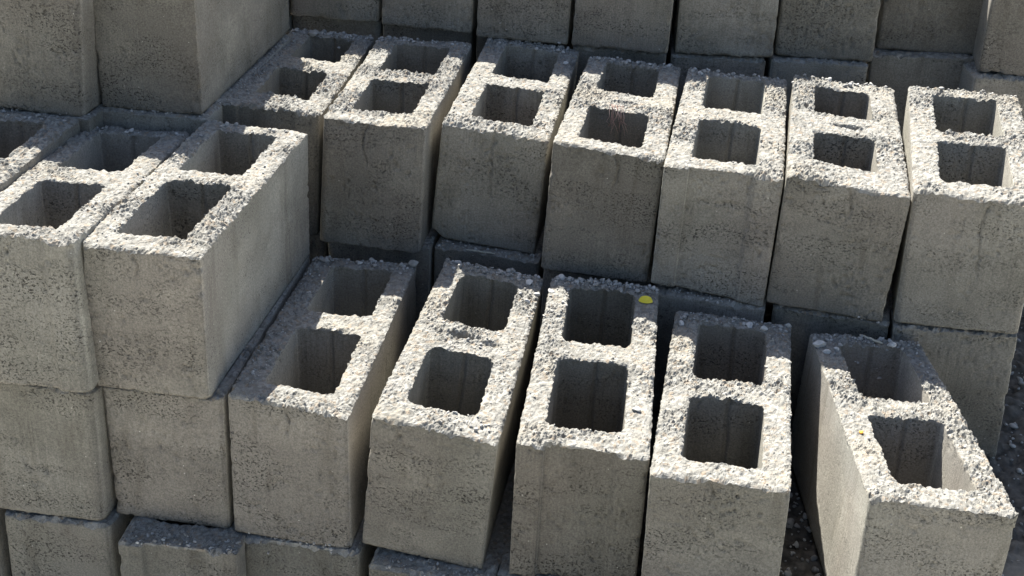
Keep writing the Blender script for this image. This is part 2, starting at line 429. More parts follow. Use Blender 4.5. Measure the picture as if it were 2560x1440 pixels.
FIT = {
'A-1': [-0.5553,1.4048,0.1903,-0.1223,[[-75.8,0.0,-0.5],[74.8,0.5,-0.5],[-75.8,403.5,1.0],[75.8,403.5,-0.3],[-74.2,-0.7,189.5],[78.4,-1.2,186.8],[-74.2,402.8,191.0],[77.4,402.8,189.7]]],
'A0': [-0.403,1.4062,0.1903,-0.1366,[[-73.3,0.9,-1.7],[73.0,0.0,-1.2],[-74.3,403.5,0.6],[74.3,403.5,1.1],[-74.6,-2.2,186.2],[73.7,-1.4,188.2],[-74.9,402.1,190.6],[73.7,402.1,191.1]]],
'A1': [-0.2528,1.38,0.1903,-0.1115,[[-71.6,1.4,1.5],[75.5,-2.3,-1.9],[-73.8,403.5,-2.0],[73.8,403.5,-2.5],[-72.8,5.5,197.1],[72.2,-1.8,186.3],[-74.3,402.8,184.9],[73.3,406.0,190.5]]],
'A2': [-0.0912,1.3567,0.1903,-0.1426,[[-75.0,2.8,8.9],[73.7,-3.5,-5.2],[-73.7,403.5,13.4],[73.7,403.5,5.1],[-62.0,-2.0,197.6],[86.4,-5.8,183.4],[-60.2,401.2,205.4],[78.6,399.0,195.2]]],
'A3': [0.0886,1.3283,0.1903,-0.0959,[[-74.9,0.0,1.3],[74.9,0.0,1.1],[-74.9,403.5,10.8],[74.9,403.5,10.5],[-74.9,-4.7,191.0],[75.6,-4.9,190.4],[-73.3,399.7,202.0],[73.9,399.4,201.3]]],
'A4': [0.241,1.2744,0.1903,-0.1491,[[-76.7,0.0,-1.3],[76.7,0.0,0.7],[-76.7,403.5,-6.8],[76.7,403.5,-4.8],[-80.5,2.8,189.0],[72.6,2.8,190.8],[-79.6,406.3,183.7],[74.4,405.2,183.7]]],
'A5': [0.4739,1.2413,0.1903,0.0107,[[-78.6,0.0,3.8],[78.6,0.0,1.0],[-78.6,403.5,-9.0],[78.6,403.5,-11.7],[-78.7,10.1,197.9],[81.9,4.1,188.3],[-71.8,409.4,182.5],[76.2,409.8,175.1]]],
'P2': [-0.4137,1.3979,0.3805,-0.1383,[[-68.6,1.0,-6.3],[70.2,0.8,-2.4],[-71.7,403.5,-5.7],[71.7,403.5,-4.9],[-73.6,-0.8,183.6],[70.1,-0.3,185.0],[-71.7,404.2,184.8],[72.2,403.7,184.2]]],
'P1': [-0.553,1.3864,0.3805,-0.0941,[[-75.6,0.0,0.1],[77.0,1.2,4.0],[-75.6,403.5,-19.4],[75.6,403.5,-16.3],[-79.5,9.2,190.1],[70.3,8.2,192.5],[-79.2,411.9,168.5],[71.7,412.7,173.7]]],
'P0': [-0.7121,1.3824,0.3805,-0.1223,[[-75.8,0.0,-0.4],[75.8,0.0,0.4],[-75.8,403.5,-1.5],[75.8,403.5,-0.7],[-76.8,0.5,189.6],[74.9,0.5,190.4],[-76.8,404.0,188.5],[75.2,404.8,191.0]]],
'Q1': [-0.3597,1.8523,0.3805,-0.1021,[[-73.3,0.0,-1.3],[73.3,0.0,-4.3],[-73.3,403.5,-10.4],[73.3,403.5,-13.4],[-69.3,5.4,191.8],[79.4,4.0,183.5],[-65.2,408.7,178.9],[72.1,406.1,175.0]]],
'Q2': [-0.2059,1.8132,0.3805,-0.1056,[[-75.5,0.3,2.3],[72.2,-1.7,-3.4],[-74.4,403.5,-3.0],[74.4,403.5,-5.7],[-67.0,3.3,191.9],[77.0,2.3,189.6],[-73.0,404.4,184.9],[79.4,406.3,186.1]]],
'Q3': [-0.0454,1.8344,0.3805,-0.1308,[[-78.4,4.6,6.7],[75.4,-1.9,-11.7],[-75.9,403.5,-0.2],[75.9,403.5,-7.6],[-63.8,-1.2,185.6],[86.4,-2.7,175.4],[-67.1,402.1,188.6],[83.6,402.4,182.5]]],
'Q4': [0.1119,1.7594,0.3805,-0.1473,[[-74.9,0.0,1.3],[74.9,0.0,-3.0],[-74.9,403.5,-1.0],[74.9,403.5,-5.3],[-68.3,2.4,194.5],[82.5,-0.0,184.0],[-67.5,404.5,188.2],[77.9,404.6,185.1]]],
'Q5': [0.2634,1.7118,0.3805,-0.1636,[[-76.2,5.4,9.4],[78.8,-4.1,-5.2],[-77.0,403.5,3.1],[77.0,403.5,-0.5],[-73.9,-2.1,188.5],[82.0,-1.6,186.1],[-72.7,402.1,192.8],[79.6,402.3,189.8]]],
'Q6': [0.4199,1.6831,0.3805,-0.1656,[[-77.1,1.0,5.2],[77.3,-0.5,-1.9],[-77.2,403.5,9.6],[77.2,403.5,5.6],[-74.3,-1.9,196.0],[84.7,-5.2,184.6],[-71.3,400.6,200.5],[80.0,400.8,196.0]]],
'Q7': [0.5882,1.6527,0.3805,-0.1995,[[-78.9,-1.1,0.7],[80.9,0.4,7.7],[-78.9,403.5,11.3],[78.9,403.5,14.7],[-85.1,-3.6,193.2],[74.7,-4.0,196.2],[-83.7,399.8,202.4],[75.4,399.8,206.1]]],
'S1': [-0.6546,1.7867,0.5708,-0.1285,[[-75.8,0.0,1.9],[71.3,-2.2,-2.0],[-75.8,403.5,-2.7],[75.8,403.5,-6.4],[-71.1,2.1,191.9],[80.5,2.1,188.1],[-71.1,405.6,187.3],[80.5,405.6,183.6]]],
'S2': [-0.5039,1.8132,0.5708,-0.1337,[[-72.1,-1.3,-4.7],[71.3,0.3,1.0],[-72.5,403.5,1.5],[72.5,403.5,3.2],[-74.7,-2.0,187.3],[70.3,-2.0,189.0],[-74.7,401.5,191.5],[70.3,401.5,193.2]]],
'T0': [-0.3188,2.2836,0.5708,-0.0967,[[-75.8,0.0,0.1],[74.3,-0.4,-0.3],[-75.8,403.5,0.0],[75.8,403.5,-0.2],[-75.5,0.0,190.1],[76.1,0.0,189.9],[-75.5,403.5,190.0],[76.1,403.5,189.8]]],
'T1': [-0.162,2.2573,0.5708,-0.1414,[[-77.4,-0.2,1.1],[74.2,-0.5,-0.6],[-76.1,403.5,0.3],[76.1,403.5,-0.4],[-75.2,0.1,190.6],[77.1,0.1,189.8],[-75.2,403.6,190.3],[77.1,403.6,189.6]]],
'T2': [-0.0043,2.2217,0.5708,-0.116,[[-76.2,-0.2,-0.6],[73.4,-0.1,-0.6],[-75.2,403.5,-0.4],[75.2,403.5,-0.9],[-74.6,0.1,189.8],[75.8,0.1,189.3],[-74.6,403.6,189.6],[75.8,403.6,189.1]]],
'T3': [0.1535,2.197,0.5708,-0.1336,[[-79.4,-0.1,1.5],[75.8,-0.1,-0.3],[-76.5,403.5,0.9],[76.5,403.5,-0.2],[-75.1,0.1,191.0],[77.8,0.1,189.9],[-75.1,403.5,190.9],[77.8,403.5,189.8]]],
'T4': [0.3187,2.1932,0.5708,-0.0413,[[-76.6,-0.1,0.1],[78.9,-0.1,2.0],[-77.0,403.5,0.3],[77.0,403.5,1.2],[-78.1,0.1,190.4],[75.8,0.1,191.4],[-78.1,403.5,190.3],[75.8,403.5,191.2]]],
'T5': [0.4804,2.2035,0.5708,-0.0836,[[-76.2,-0.2,-0.0],[78.6,0.0,2.4],[-77.1,403.5,0.3],[77.1,403.5,1.4],[-78.5,0.1,190.5],[75.8,0.1,191.6],[-78.5,403.5,190.3],[75.8,403.5,191.4]]],
'T6': [0.6613,2.2622,0.5708,-0.148,[[-80.9,-0.4,0.7],[80.6,0.6,6.4],[-79.4,403.5,2.7],[79.4,403.5,3.8],[-80.8,-0.1,192.4],[78.1,-0.1,193.5],[-80.8,403.3,192.7],[78.1,403.3,193.8]]],
'T7': [0.798,2.1689,0.5708,-0.1423,[[-74.3,-0.2,-0.0],[75.8,0.0,0.3],[-75.8,403.5,-0.6],[75.8,403.5,-0.0],[-76.5,0.1,189.7],[75.1,0.1,190.3],[-76.5,403.6,189.4],[75.1,403.6,190.0]]],
'X3': [-0.0413,1.8059,0.1903,-0.3134,[[-76.7,0.0,0.9],[76.7,0.0,0.2],[-76.7,403.5,0.8],[76.7,403.5,0.2],[-76.0,0.0,190.9],[78.5,-0.2,189.2],[-76.0,403.5,190.8],[77.5,403.5,190.2]]],
'X5': [0.2686,1.7018,0.1903,-0.3592,[[-75.8,0.0,0.1],[75.8,0.0,-0.1],[-75.8,403.5,0.1],[75.8,403.5,-0.1],[-75.7,0.0,190.1],[76.0,-0.1,189.7],[-75.7,403.5,190.1],[76.0,403.5,189.9]]],
'X6': [0.4308,1.6774,0.1903,-0.2768,[[-76.8,0.0,0.6],[76.8,0.0,0.5],[-76.8,403.5,0.6],[76.8,403.5,0.5],[-77.5,0.1,190.9],[77.8,-0.1,190.4],[-76.6,403.5,190.6],[76.9,403.5,190.5]]],
'X7': [0.5969,1.6499,0.1903,-0.1278,[[-78.7,0.0,-0.3],[81.9,-0.8,4.0],[-78.7,403.5,-2.3],[78.7,403.5,1.8],[-86.3,1.0,188.8],[73.2,1.8,195.2],[-83.7,404.4,187.7],[73.7,404.4,191.8]]],
'U5': [0.4757,2.1911,0.3805,-0.0219,[[-76.6,0.0,0.4],[76.6,0.0,0.8],[-76.6,403.5,0.4],[76.6,403.5,0.8],[-78.1,0.0,189.9],[77.2,-0.0,191.5],[-77.0,403.5,190.4],[76.2,403.5,190.8]]],
'U6': [0.6573,2.2417,0.3805,-0.103,[[-79.9,0.0,2.0],[79.9,0.0,4.8],[-79.9,403.5,1.6],[79.9,403.5,4.4],[-88.9,0.2,189.3],[78.0,1.1,198.8],[-83.2,403.6,191.6],[76.7,403.6,194.4]]],
'U7': [0.7921,2.159,0.3805,-0.0163,[[-75.8,0.0,-0.0],[75.8,0.0,0.0],[-75.8,403.5,-0.1],[75.8,403.5,-0.0],[-76.6,0.3,190.1],[75.8,0.0,190.0],[-75.9,403.5,189.9],[75.8,403.5,190.0]]],
'W1': [-0.5453,1.3972,0.0,-0.1527,[[-72.9,0.0,-1.7],[72.9,0.0,-1.1],[-72.9,403.5,-2.9],[72.9,403.5,-2.4],[-70.9,0.7,186.3],[71.3,1.4,190.4],[-73.6,404.0,187.1],[72.2,404.0,187.6]]],
'W2': [-0.384,1.3537,0.0,-0.0852,[[-75.1,0.0,-0.7],[75.1,0.0,-0.1],[-75.1,403.5,-0.4],[75.1,403.5,0.2],[-75.1,-0.1,189.0],[71.8,-0.7,190.2],[-75.8,403.3,189.6],[74.4,403.3,190.2]]],
'W3': [-0.2395,1.3689,0.0,-0.1425,[[-74.0,0.0,-1.2],[74.0,0.0,-0.6],[-74.0,403.5,-1.1],[74.0,403.5,-0.5],[-73.4,-0.1,188.1],[71.8,-0.1,189.9],[-74.7,403.4,188.9],[73.3,403.4,189.5]]],
'W4': [-0.0818,1.3263,0.0,-0.3187,[[-75.8,0.0,0.1],[75.8,0.0,-0.1],[-75.8,403.5,-0.1],[75.8,403.5,-0.3],[-74.3,0.8,190.2],[76.1,0.1,189.9],[-75.5,403.6,189.9],[76.1,403.6,189.7]]],
}
FIT['X3'][3] = -0.20; FIT['X5'][3] = -0.20; FIT['X6'][3] = -0.20; FIT['W4'][3] = -0.2
LV = 0.19027
def plain(name, x, y, lv, yaw):
    FIT[name] = [x, y, LV * lv, yaw, std_corners(2.0, len(FIT))]
plain('W0', -0.702, 1.418, 0, -0.14); plain('W5', 0.075, 1.322, 0, -0.13)
plain('Q-1', -0.6536, 1.782, 2, -0.13); plain('Q0', -0.502, 1.808, 2, -0.13)
plain('X1', -0.352, 1.868, 1, -0.12); plain('X2', -0.196, 1.835, 1, -0.12); plain('X4', 0.117, 1.775, 1, -0.16)
FIT['A0'][4][7][0] -= 13.0; FIT['A0'][4][3][0] -= 10.0; FIT['X5'][1] += 0.006; FIT['X6'][1] += 0.006; FIT['X3'][1] += 0.014
for n_ in ('P1', 'A-1', 'W1', 'P0', 'S1'):
    for c_ in (1, 3, 5, 7): FIT[n_][4][c_][0] -= 3.0
plain('U-1', -0.474, 2.315, 2, -0.1); plain('U0', -0.32, 2.312, 2, -0.1); plain('U1', -0.165, 2.290, 2, -0.13); plain('U2', -0.006, 2.265, 2, -0.12); plain('T-1', -0.4735, 2.29, 3, -0.0967)
plain('U3', 0.153, 2.205, 2, -0.12); plain('U4', 0.313, 2.195, 2, -0.04)
plain('V5', 0.4757, 2.20, 1, -0.03); plain('V6', 0.655, 2.25, 1, -0.1); plain('V7', 0.795, 2.162, 1, -0.05)
for k_, v_ in FIT.items():      # upper course tops, out of view, lowered to shorten the shadows they cast
    if k_[0] in 'ST':
        for c_ in v_[4][4:]: c_[2] *= (0.93 if k_[0] == 'S' else 0.95)
HOLES = {'A1': (-42, 47, 43, 190, 236, 376), 'A2': (-45, 43, 42, 174, 240, 374), 'A3': (-47, 44, 42, 193, 236, 379),
 'A4': (-44, 45, 38, 180, 228, 372), 'A5': (-43, 46, 38, 189, 232, 374), 'P2': (-47, 41, 41, 196, 231, 375),
 'P1': (-45, 43, 40, 186, 234, 378), 'Q1': (-37, 45, 60, 188, 250, 374), 'Q2': (-43, 46, 46, 184, 230, 371),
 'Q3': (-43, 46, 42, 186, 227, 374), 'Q4': (-46, 43, 32, 164, 243, 376), 'Q5': (-44, 43, 41, 188, 238, 382),
 'Q6': (-44, 39, 64, 178, 250, 366), 'Q7': (-43, 45, 45, 186, 224, 372)}
STD = (-45, 45, 41, 186, 230, 375)
HOLES['W2'] = (-45, 45, 49, 190, 230, 375)
OPT = {
 'A1': dict(cracks=[(0.002, 0.05)], rh=0.009, rc=0.006, rough=0.95),
 'A2': dict(rh=0.016, rc=0.004, smooth_patch=0.7, dents=[(-0.008, 0.212, 0.017, 0.0075, 0.017), (0.030, 0.205, 0.012, 0.007, 0.005)]),
 'A3': dict(rh=0.013, groove=0.0065, rc=0.004),
 'A4': dict(cracks=[(-0.01, 0.04)], rh=0.009, rc=0.004),
 'A5': dict(rh=0.013, rc=0.006, rough=1.1, smooth_patch=0.5),
 'P0': dict(rh=0.006), 'P1': dict(groove=0.006, rc=0.012, rh=0.007),
 'P2': dict(cracks=[(-0.006, 0.05)], rh=0.006, rc=0.003, cuts=[((-1, -0.25, -0.55), 0.0600), ((-1, -0.6, 0.1), 0.0735)]),
 'Q1': dict(groove=0.003, rc=0.011, rh=0.006, rough=1.0, dents=[(-0.004, 0.222, 0.012, 0.010, 0.008)]),
 'Q2': dict(cracks=[(-0.012, 0.08)], rc=0.012, rh=0.006), 'Q3': dict(cracks=[(0.0, 0.12)], rc=0.004, rh=0.007, cuts=[((-0.55, -0.4, -1), 0.022)]),
 'Q4': dict(cracks=[(0.014, 0.07)], rc=0.005, rh=0.009, dents=[(0.004, 0.200, 0.020, 0.006, 0.007)]),
 'Q5': dict(groove=0.0065, rc=0.004, rh=0.008),
 'Q6': dict(cracks=[(0.006, 0.06)], rc=0.004, rh=0.010, dents=[(0.004, 0.212, 0.022, 0.008, 0.009)]),
 'Q7': dict(cracks=[(0.012, 0.12)], rc=0.008, rh=0.009),
 'S1': dict(rc=0.012), 'S2': dict(rc=0.004, cuts=[((0.6, -0.5, -1), 0.0375)]),
 'T0': dict(rc=0.008), 'A-1': dict(rc=0.012), 'A0': dict(rc=0.006),
 'W2': dict(groove=0.005), 'W3': dict(groove=0.006, rc=0.008), 'W1': dict(rc=0.010),
 'X3': dict(rough=0.8),
}
FRONT = 'cinder blocks in the front row'; MID = 'cinder blocks in the middle row'; BACK = 'cinder blocks in the back row'
LABELS = {
 'A-1': ('plain block face cut by the left picture edge, directly under the grooved front row block', FRONT),
 'A0': ('block face with pale vertical streaks directly under the large corner block at front left', FRONT),
 'A1': ('front row open block standing just right of the tall corner block, its left rim shaded', FRONT),
 'A2': ('front row open block with rounded openings and a broken cavity in its middle web', FRONT),
 'A3': ('front row open block with recessed front end and a yellow petal on its back corner', FRONT),
 'A4': ('front row open block standing left of the wide dark gap, with square-edged plain front', FRONT),
 'A5': ('twisted end block at the right of the front row, its sunlit left side showing', FRONT),
 'P0': ('open block cut off by the left picture edge, only its right rim showing', FRONT),
 'P1': ('open block with grooved front end, touching the large corner block from the left', FRONT),
 'P2': ('large corner block at front left with chipped lower left corner and exposed right side', FRONT),
 'Q-1': ('shaded block barely showing beneath the upper left block', MID),
 'Q0': ('shaded block barely showing beneath the upper block that has its right side exposed', MID),
 'Q1': ('middle row open block partly hidden behind the corner block, its left rim in shadow', MID),
 'Q2': ('middle row open block with rounded right edge and wide dark gap on its right', MID),
 'Q3': ('middle row open block third from left, chipped at its lower left corner', MID),
 'Q4': ('middle row open block with reddish fibres hanging into its front opening', MID),
 'Q5': ('middle row open block with recessed front end, between two plain-fronted blocks', MID),
 'Q6': ('middle row open block with a thick web holed by a small slot, second from right', MID),
 'Q7': ('rightmost open block of the middle row, cut off by the right picture edge', MID),
 'S1': ('upper left block cut off by the left and top picture edges', MID),
 'S2': ('upper block with its pale right side exposed, top cut off by the picture', MID),
 'X1': ('lower middle row block hidden in the gap behind the first open front block', MID),
 'X2': ('lower middle row block in deep shade left of the stick ledge', MID),
 'X3': ('lower middle row block in shade with a pale straw lying on its ledge', MID),
 'X4': ('lower middle row block in shade behind the block with the yellow petal', MID),
 'X5': ('lower middle row block in shade directly under the recessed middle row block', MID),
 'X6': ('lower middle row block in shade under the second block from the right', MID),
 'X7': ('lower right block face standing on the gravel behind the twisted end block', MID),
 'T-1': ('back row block hidden behind the upper block with the exposed pale side', BACK),
 'T0': ('dark back row block at the shaded corner beside the exposed pale side face', BACK),
 'T1': ('back row block above the second open middle row block, second from left', BACK),
 'T2': ('back row block above the third open middle row block, third from left', BACK),
 'T3': ('back row block above the open block that has hanging fibres', BACK),
 'T4': ('back row block right of the widest dark joint in the top row', BACK),
 'T5': ('back row block above the second open middle row block from the right', BACK),
 'T6': ('back row block set slightly back, resting on the pale grey lower block', BACK),
 'T7': ('back row block standing proud at the top right picture corner', BACK),
 'U-1': ('lower back row block hidden behind the partly hidden middle block', BACK),
 'U0': ('lower back row block under the dark corner block', BACK),
 'U1': ('lower back row block under the second top row block', BACK),
 'U2': ('lower back row block under the third top row block', BACK),
 'U3': ('lower back row block under the fourth top row block', BACK),
 'U4': ('lower back row block, a dark strip left of the thin vertical joint', BACK),
 'U5': ('lower back row block, dark strip behind the second open block from the right', BACK),
 'U6': ('pale grey lower back row block beneath the set-back top row block', BACK),
 'U7': ('lower back row block at the right picture edge beneath the proud corner block', BACK),
 'V5': ('ground level back row block behind the right end of the middle row', BACK),
 'V6': ('ground level back row block under the pale grey block', BACK),
 'V7': ('ground level back row block at the far right end of the stack', BACK),
 'W0': ('bottom course block of which only a sliver shows in the lower left picture corner', FRONT),
 'W1': ('bottom course plain block at lower left, filling the space left of the proud ledge block', FRONT),
 'W2': ('bottom course block standing proud with its dusty blue-grey top ledge showing', FRONT),
 'W3': ('bottom course block with two vertical grooves, under the first open front block', FRONT),
 'W4': ('bottom course block with a crumbly top edge, under the cavity block', FRONT),
 'W5': ('bottom course block glimpsed in the dark gap left of the recessed front block', FRONT),
}
HI = {'A1', 'A2', 'A3', 'A4', 'A5', 'P1', 'P2', 'Q1', 'Q2', 'Q3', 'Q4', 'Q5', 'Q6', 'Q7'}
MIDRES = {'P0', 'S1', 'S2', 'A0', 'A-1', 'X7', 'W2', 'T1', 'T2', 'T3', 'T4', 'T5', 'T6'}
BL = {}
for k, (nm, (x, y, z, yaw, C)) in enumerate(FIT.items()):
    h = [v / 1000 for v in HOLES.get(nm, STD)]
    fine = 1.0 if nm in HI else (1.5 if nm in MIDRES else 2.6)
    P, F, MI = block(C, 100 + 37 * k, h, fine=fine, **OPT.get(nm, {}))
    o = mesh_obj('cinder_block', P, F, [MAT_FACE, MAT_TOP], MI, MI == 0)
    o.location = (x, y, z); o.rotation_euler = (0, 0, yaw)
    lb, gp = LABELS[nm]
    tag(o, lb, 'cinder block', gp)
    BL[nm] = o

# ---------------------------------------------------------------- ground
def gz(x, y):
    s = np.clip((x + 0.10) / 0.26, 0, 1); s = s * s * (3 - 2 * s)
    return 0.186 * s - 0.004
gxs = np.concatenate([-np.geomspace(60, 0.9, 26), np.arange(-0.85, 0.30, 0.05), np.arange(0.30, 1.15, 0.0045), np.geomspace(1.16, 60, 26)])
gys = np.concatenate([-np.geomspace(60, 0.6, 22), np.arange(-0.5, 1.25, 0.1), np.arange(1.25, 2.5, 0.006), np.geomspace(2.52, 80, 26)])
GX, GY = np.meshgrid(gxs, gys, indexing='ij')
ZZ = 0 * GX
near = np.exp(-np.maximum(0, np.hypot(GX - 0.6, GY - 1.7) - 1.2))
GZ = gz(GX, GY) + near * (0.006 * fbm(GX * 14, GY * 14, ZZ, 900, 3) + 0.007 * domes(GX, GY, 0.019, 901, 0.6, 0.7) + 0.004 * domes(GX, GY, 0.010, 902, 0.6, 0.8) - 0.006)
GI = np.arange(GX.size).reshape(GX.shape)
GF = np.stack([GI[:-1, :-1].ravel(), GI[1:, :-1].ravel(), GI[1:, 1:].ravel(), GI[:-1, 1:].ravel()], 1)
g_o = mesh_obj('ground', np.stack([GX.ravel(), GY.ravel(), GZ.ravel()], 1), GF, [MAT_GROUND], None, np.ones(len(GF), bool))
tag(g_o, kind='structure')

# ---------------------------------------------------------------- stones
PHI = (1 + 5 ** 0.5) / 2
ICO_V = np.array([(-1, PHI, 0), (1, PHI, 0), (-1, -PHI, 0), (1, -PHI, 0), (0, -1, PHI), (0, 1, PHI), (0, -1, -PHI), (0, 1, -PHI), (PHI, 0, -1), (PHI, 0, 1), (-PHI, 0, -1), (-PHI, 0, 1)])
ICO_V = ICO_V / np.linalg.norm(ICO_V[0])
ICO_F = [(0, 11, 5), (0, 5, 1), (0, 1, 7), (0, 7, 10), (0, 10, 11), (1, 5, 9), (5, 11, 4), (11, 10, 2), (10, 7, 6), (7, 1, 8), (3, 9, 4), (3, 4, 2), (3, 2, 6), (3, 6, 8), (3, 8, 9), (4, 9, 5), (2, 4, 11), (6, 2, 10), (8, 6, 7), (9, 8, 1)]
def subdiv(V, Fc):
    V = [tuple(v) for v in V]; mid = {}; out = []
    def m(a, b):
        k = (min(a, b), max(a, b))
        if k not in mid:
            p = (np.array(V[a]) + np.array(V[b])) / 2; V.append(tuple(p / np.linalg.norm(p))); mid[k] = len(V) - 1
        return mid[k]
    for a, b, c in Fc:
        ab, bc, ca = m(a, b), m(b, c), m(c, a)
        out += [(a, ab, ca), (b, bc, ab), (c, ca, bc), (ab, bc, ca)]
    return np.array(V), out
SV, SF = subdiv(ICO_V, ICO_F); SV2, SF2 = subdiv(SV, SF)
RNG = np.random.default_rng(11)
def stone_shape(V, size, rng, flat=0.65, ang=0.25):
    ax = size * np.array([1, rng.uniform(0.6, 0.95), rng.uniform(flat * 0.7, flat)])
    P = V.copy()
    for _ in range(9):          # a few flat facets
        n = rng.normal(size=3); n /= np.linalg.norm(n)
        e = P @ n - rng.uniform(0.48, 0.82); P = P - n[None] * np.clip(e, 0, 1)[:, None]
    P = P * (1 + ang * 0.4 * rng.uniform(-1, 1, len(P)))[:, None] * ax * 0.5
    a = rng.uniform(0, 6.28); c, s = math.cos(a), math.sin(a)
    P = P @ np.array([[c, -s, 0], [s, c, 0], [0, 0, 1]]).T
    t = rng.uniform(-0.4, 0.4); c, s = math.cos(t), math.sin(t)
    return P @ np.array([[1, 0, 0], [0, c, -s], [0, s, c]]).T
bpy.context.view_layer.update()
DG = bpy.context.evaluated_depsgraph_get()
def drop(x, y, ztop=0.95):
    ok, loc, nrm, idx, ob, _ = S.ray_cast(DG, Vector((x, y, ztop)), Vector((0, 0, -1)))
    return (loc.z, ob) if ok else (None, None)
def stone(x, y, size, label, group, mat=None, ztop=0.95, flat=0.7, name='stone'):
    z, ob = drop(x, y, ztop)
    for _ in range(8):                       # not into a joint: nudge it onto the rim
        if z is not None and z > (0.36 if ztop < 0.65 else 0.545): break
        y -= 0.006; z, ob = drop(x, y, ztop)
    P = stone_shape(SV2, size * 1.05, RNG, flat, 0.12)
    P[:, 2] -= P[:, 2].min()
    o = mesh_obj(name, P, [(*f, -1) for f in SF2], [mat or MAT_STONE], None, np.zeros(len(SF2), bool))
    o.location = (x, y, z - 0.0012)
    tag(o, label, 'stone', group)
    return o
G1 = 'pale loose stones on the block tops'
for (x, y, s, ztop, lb, mt) in [
    (0.153, 1.411, 0.0125, 0.5, 'rounded white stone on the front right rim of the recessed front block', MAT_STONE),
    (0.402, 1.606, 0.0185, 0.5, 'largest pale stone, on the back left corner of the twisted end block', MAT_STONE),
    (0.409, 1.590, 0.0105, 0.5, 'small pale stone just in front of the largest stone', MAT_STONE),
    (0.424, 1.600, 0.0095, 0.5, 'small pale stone just right of the largest stone', MAT_STONE),
    (0.500, 1.622, 0.0140, 0.5, 'pale stone on the back right corner of the twisted end block', MAT_STONE),
    (0.515, 1.612, 0.0090, 0.5, 'small pale stone beyond the right end of the pale twig', MAT_STONE_GREY),
    (-0.139, 1.765, 0.0170, 0.6, 'tan stone wedged at the back corner of the first open front block', MAT_STONE_GREY),
    (-0.214, 1.768, 0.0090, 0.5, 'white stone at the back of the first open front block', MAT_STONE),
    (0.023, 1.716, 0.0110, 0.5, 'white stone at the back right of the cavity block', MAT_STONE),
    (0.034, 1.690, 0.0100, 0.5, 'white stone in the joint beside the petal block, middle of the three', MAT_STONE),
    (0.021, 1.664, 0.0110, 0.5, 'white stone nearest the sunlit edge on the cavity block', MAT_STONE),
    (0.066, 1.728, 0.0115, 0.5, 'white stone at the back left corner of the petal block', MAT_STONE),
    (0.053, 1.690, 0.0110, 0.5, 'white stone on the left rim of the petal block in shade', MAT_STONE),
    (0.226, 1.644, 0.0100, 0.5, 'pale stone on the back left corner of the block beside the wide gap', MAT_STONE),
    (0.318, 1.650, 0.0130, 0.5, 'pale stone behind the rear opening of the block beside the wide gap', MAT_STONE),
    (0.335, 1.640, 0.0110, 0.5, 'pale stone on the back right corner of the block beside the wide gap', MAT_STONE),
    (-0.433, 1.935, 0.0100, 0.7, 'left one of two pale stones at the tip of the corner shadow', MAT_STONE),
    (-0.424, 1.938, 0.0090, 0.7, 'right one of two pale stones at the tip of the corner shadow', MAT_STONE_GREY),
    (-0.345, 2.235, 0.0230, 0.7, 'dark grey broken lump at the back of the partly hidden block', MAT_STONE_GREY),
    (-0.300, 2.235, 0.0130, 0.7, 'upright grey chip right of the broken lump', MAT_STONE_GREY),
    (0.066, 2.140, 0.0100, 0.7, 'flat white stone on the back right corner of the third middle block', MAT_STONE),
    (0.029, 2.190, 0.0090, 0.7, 'white stone behind the rear opening of the third middle block', MAT_STONE),
    (0.227, 2.138, 0.0100, 0.7, 'white stone on the back right corner of the fibre block', MAT_STONE),
    (0.272, 2.092, 0.0100, 0.7, 'white stone on the back left corner of the recessed middle block', MAT_STONE),
]:
    stone(x, y, s, lb, G1, mt, ztop)

# loose crumbs: nobody could count them
CR_V = []; CR_F = []
def crumb(x, y, size, ztop, sub=False):
    z, ob = drop(x, y, ztop)
    if z is None or z < ztop - 0.45: return
    if ob is None or z < ztop - 0.2: return
    Vb, Fb = (SV, SF) if size > 0.005 else (ICO_V, ICO_F)
    P = stone_shape(Vb, size, RNG, 0.8, 0.25); P[:, 2] += size * 0.18 + z
    P[:, 0] += x; P[:, 1] += y
    b = sum(len(v) for v in CR_V); CR_V.append(P)
    CR_F.append([(a + b, c + b, d + b, -1) for a, c, d in Fb])
def on_block(nm, lx, ly):
    x, y, z, yaw, C = FIT[nm]; c, s = math.cos(yaw), math.sin(yaw)
    return x + lx * c - ly * s, y + lx * s + ly * c, z + 0.24
BACKS = {'A1': 110, 'A2': 150, 'A3': 190, 'A4': 110, 'A5': 110, 'Q1': 190, 'Q2': 110, 'Q3': 130, 'Q4': 90, 'Q5': 70, 'Q6': 50, 'Q7': 20, 'P1': 25, 'P0': 20, 'P2': 15}
for nm, n in BACKS.items():
    for _ in range(n):
        ly = L0 - 0.003 - abs(RNG.normal(0, 0.013)); lx = RNG.uniform(-0.072, 0.072)
        x, y, zt = on_block(nm, lx, ly); crumb(x, y, RNG.choice([0.003, 0.0042, 0.0055, 0.0075, 0.0095], p=[.30, .28, .22, .13, .07]), zt)
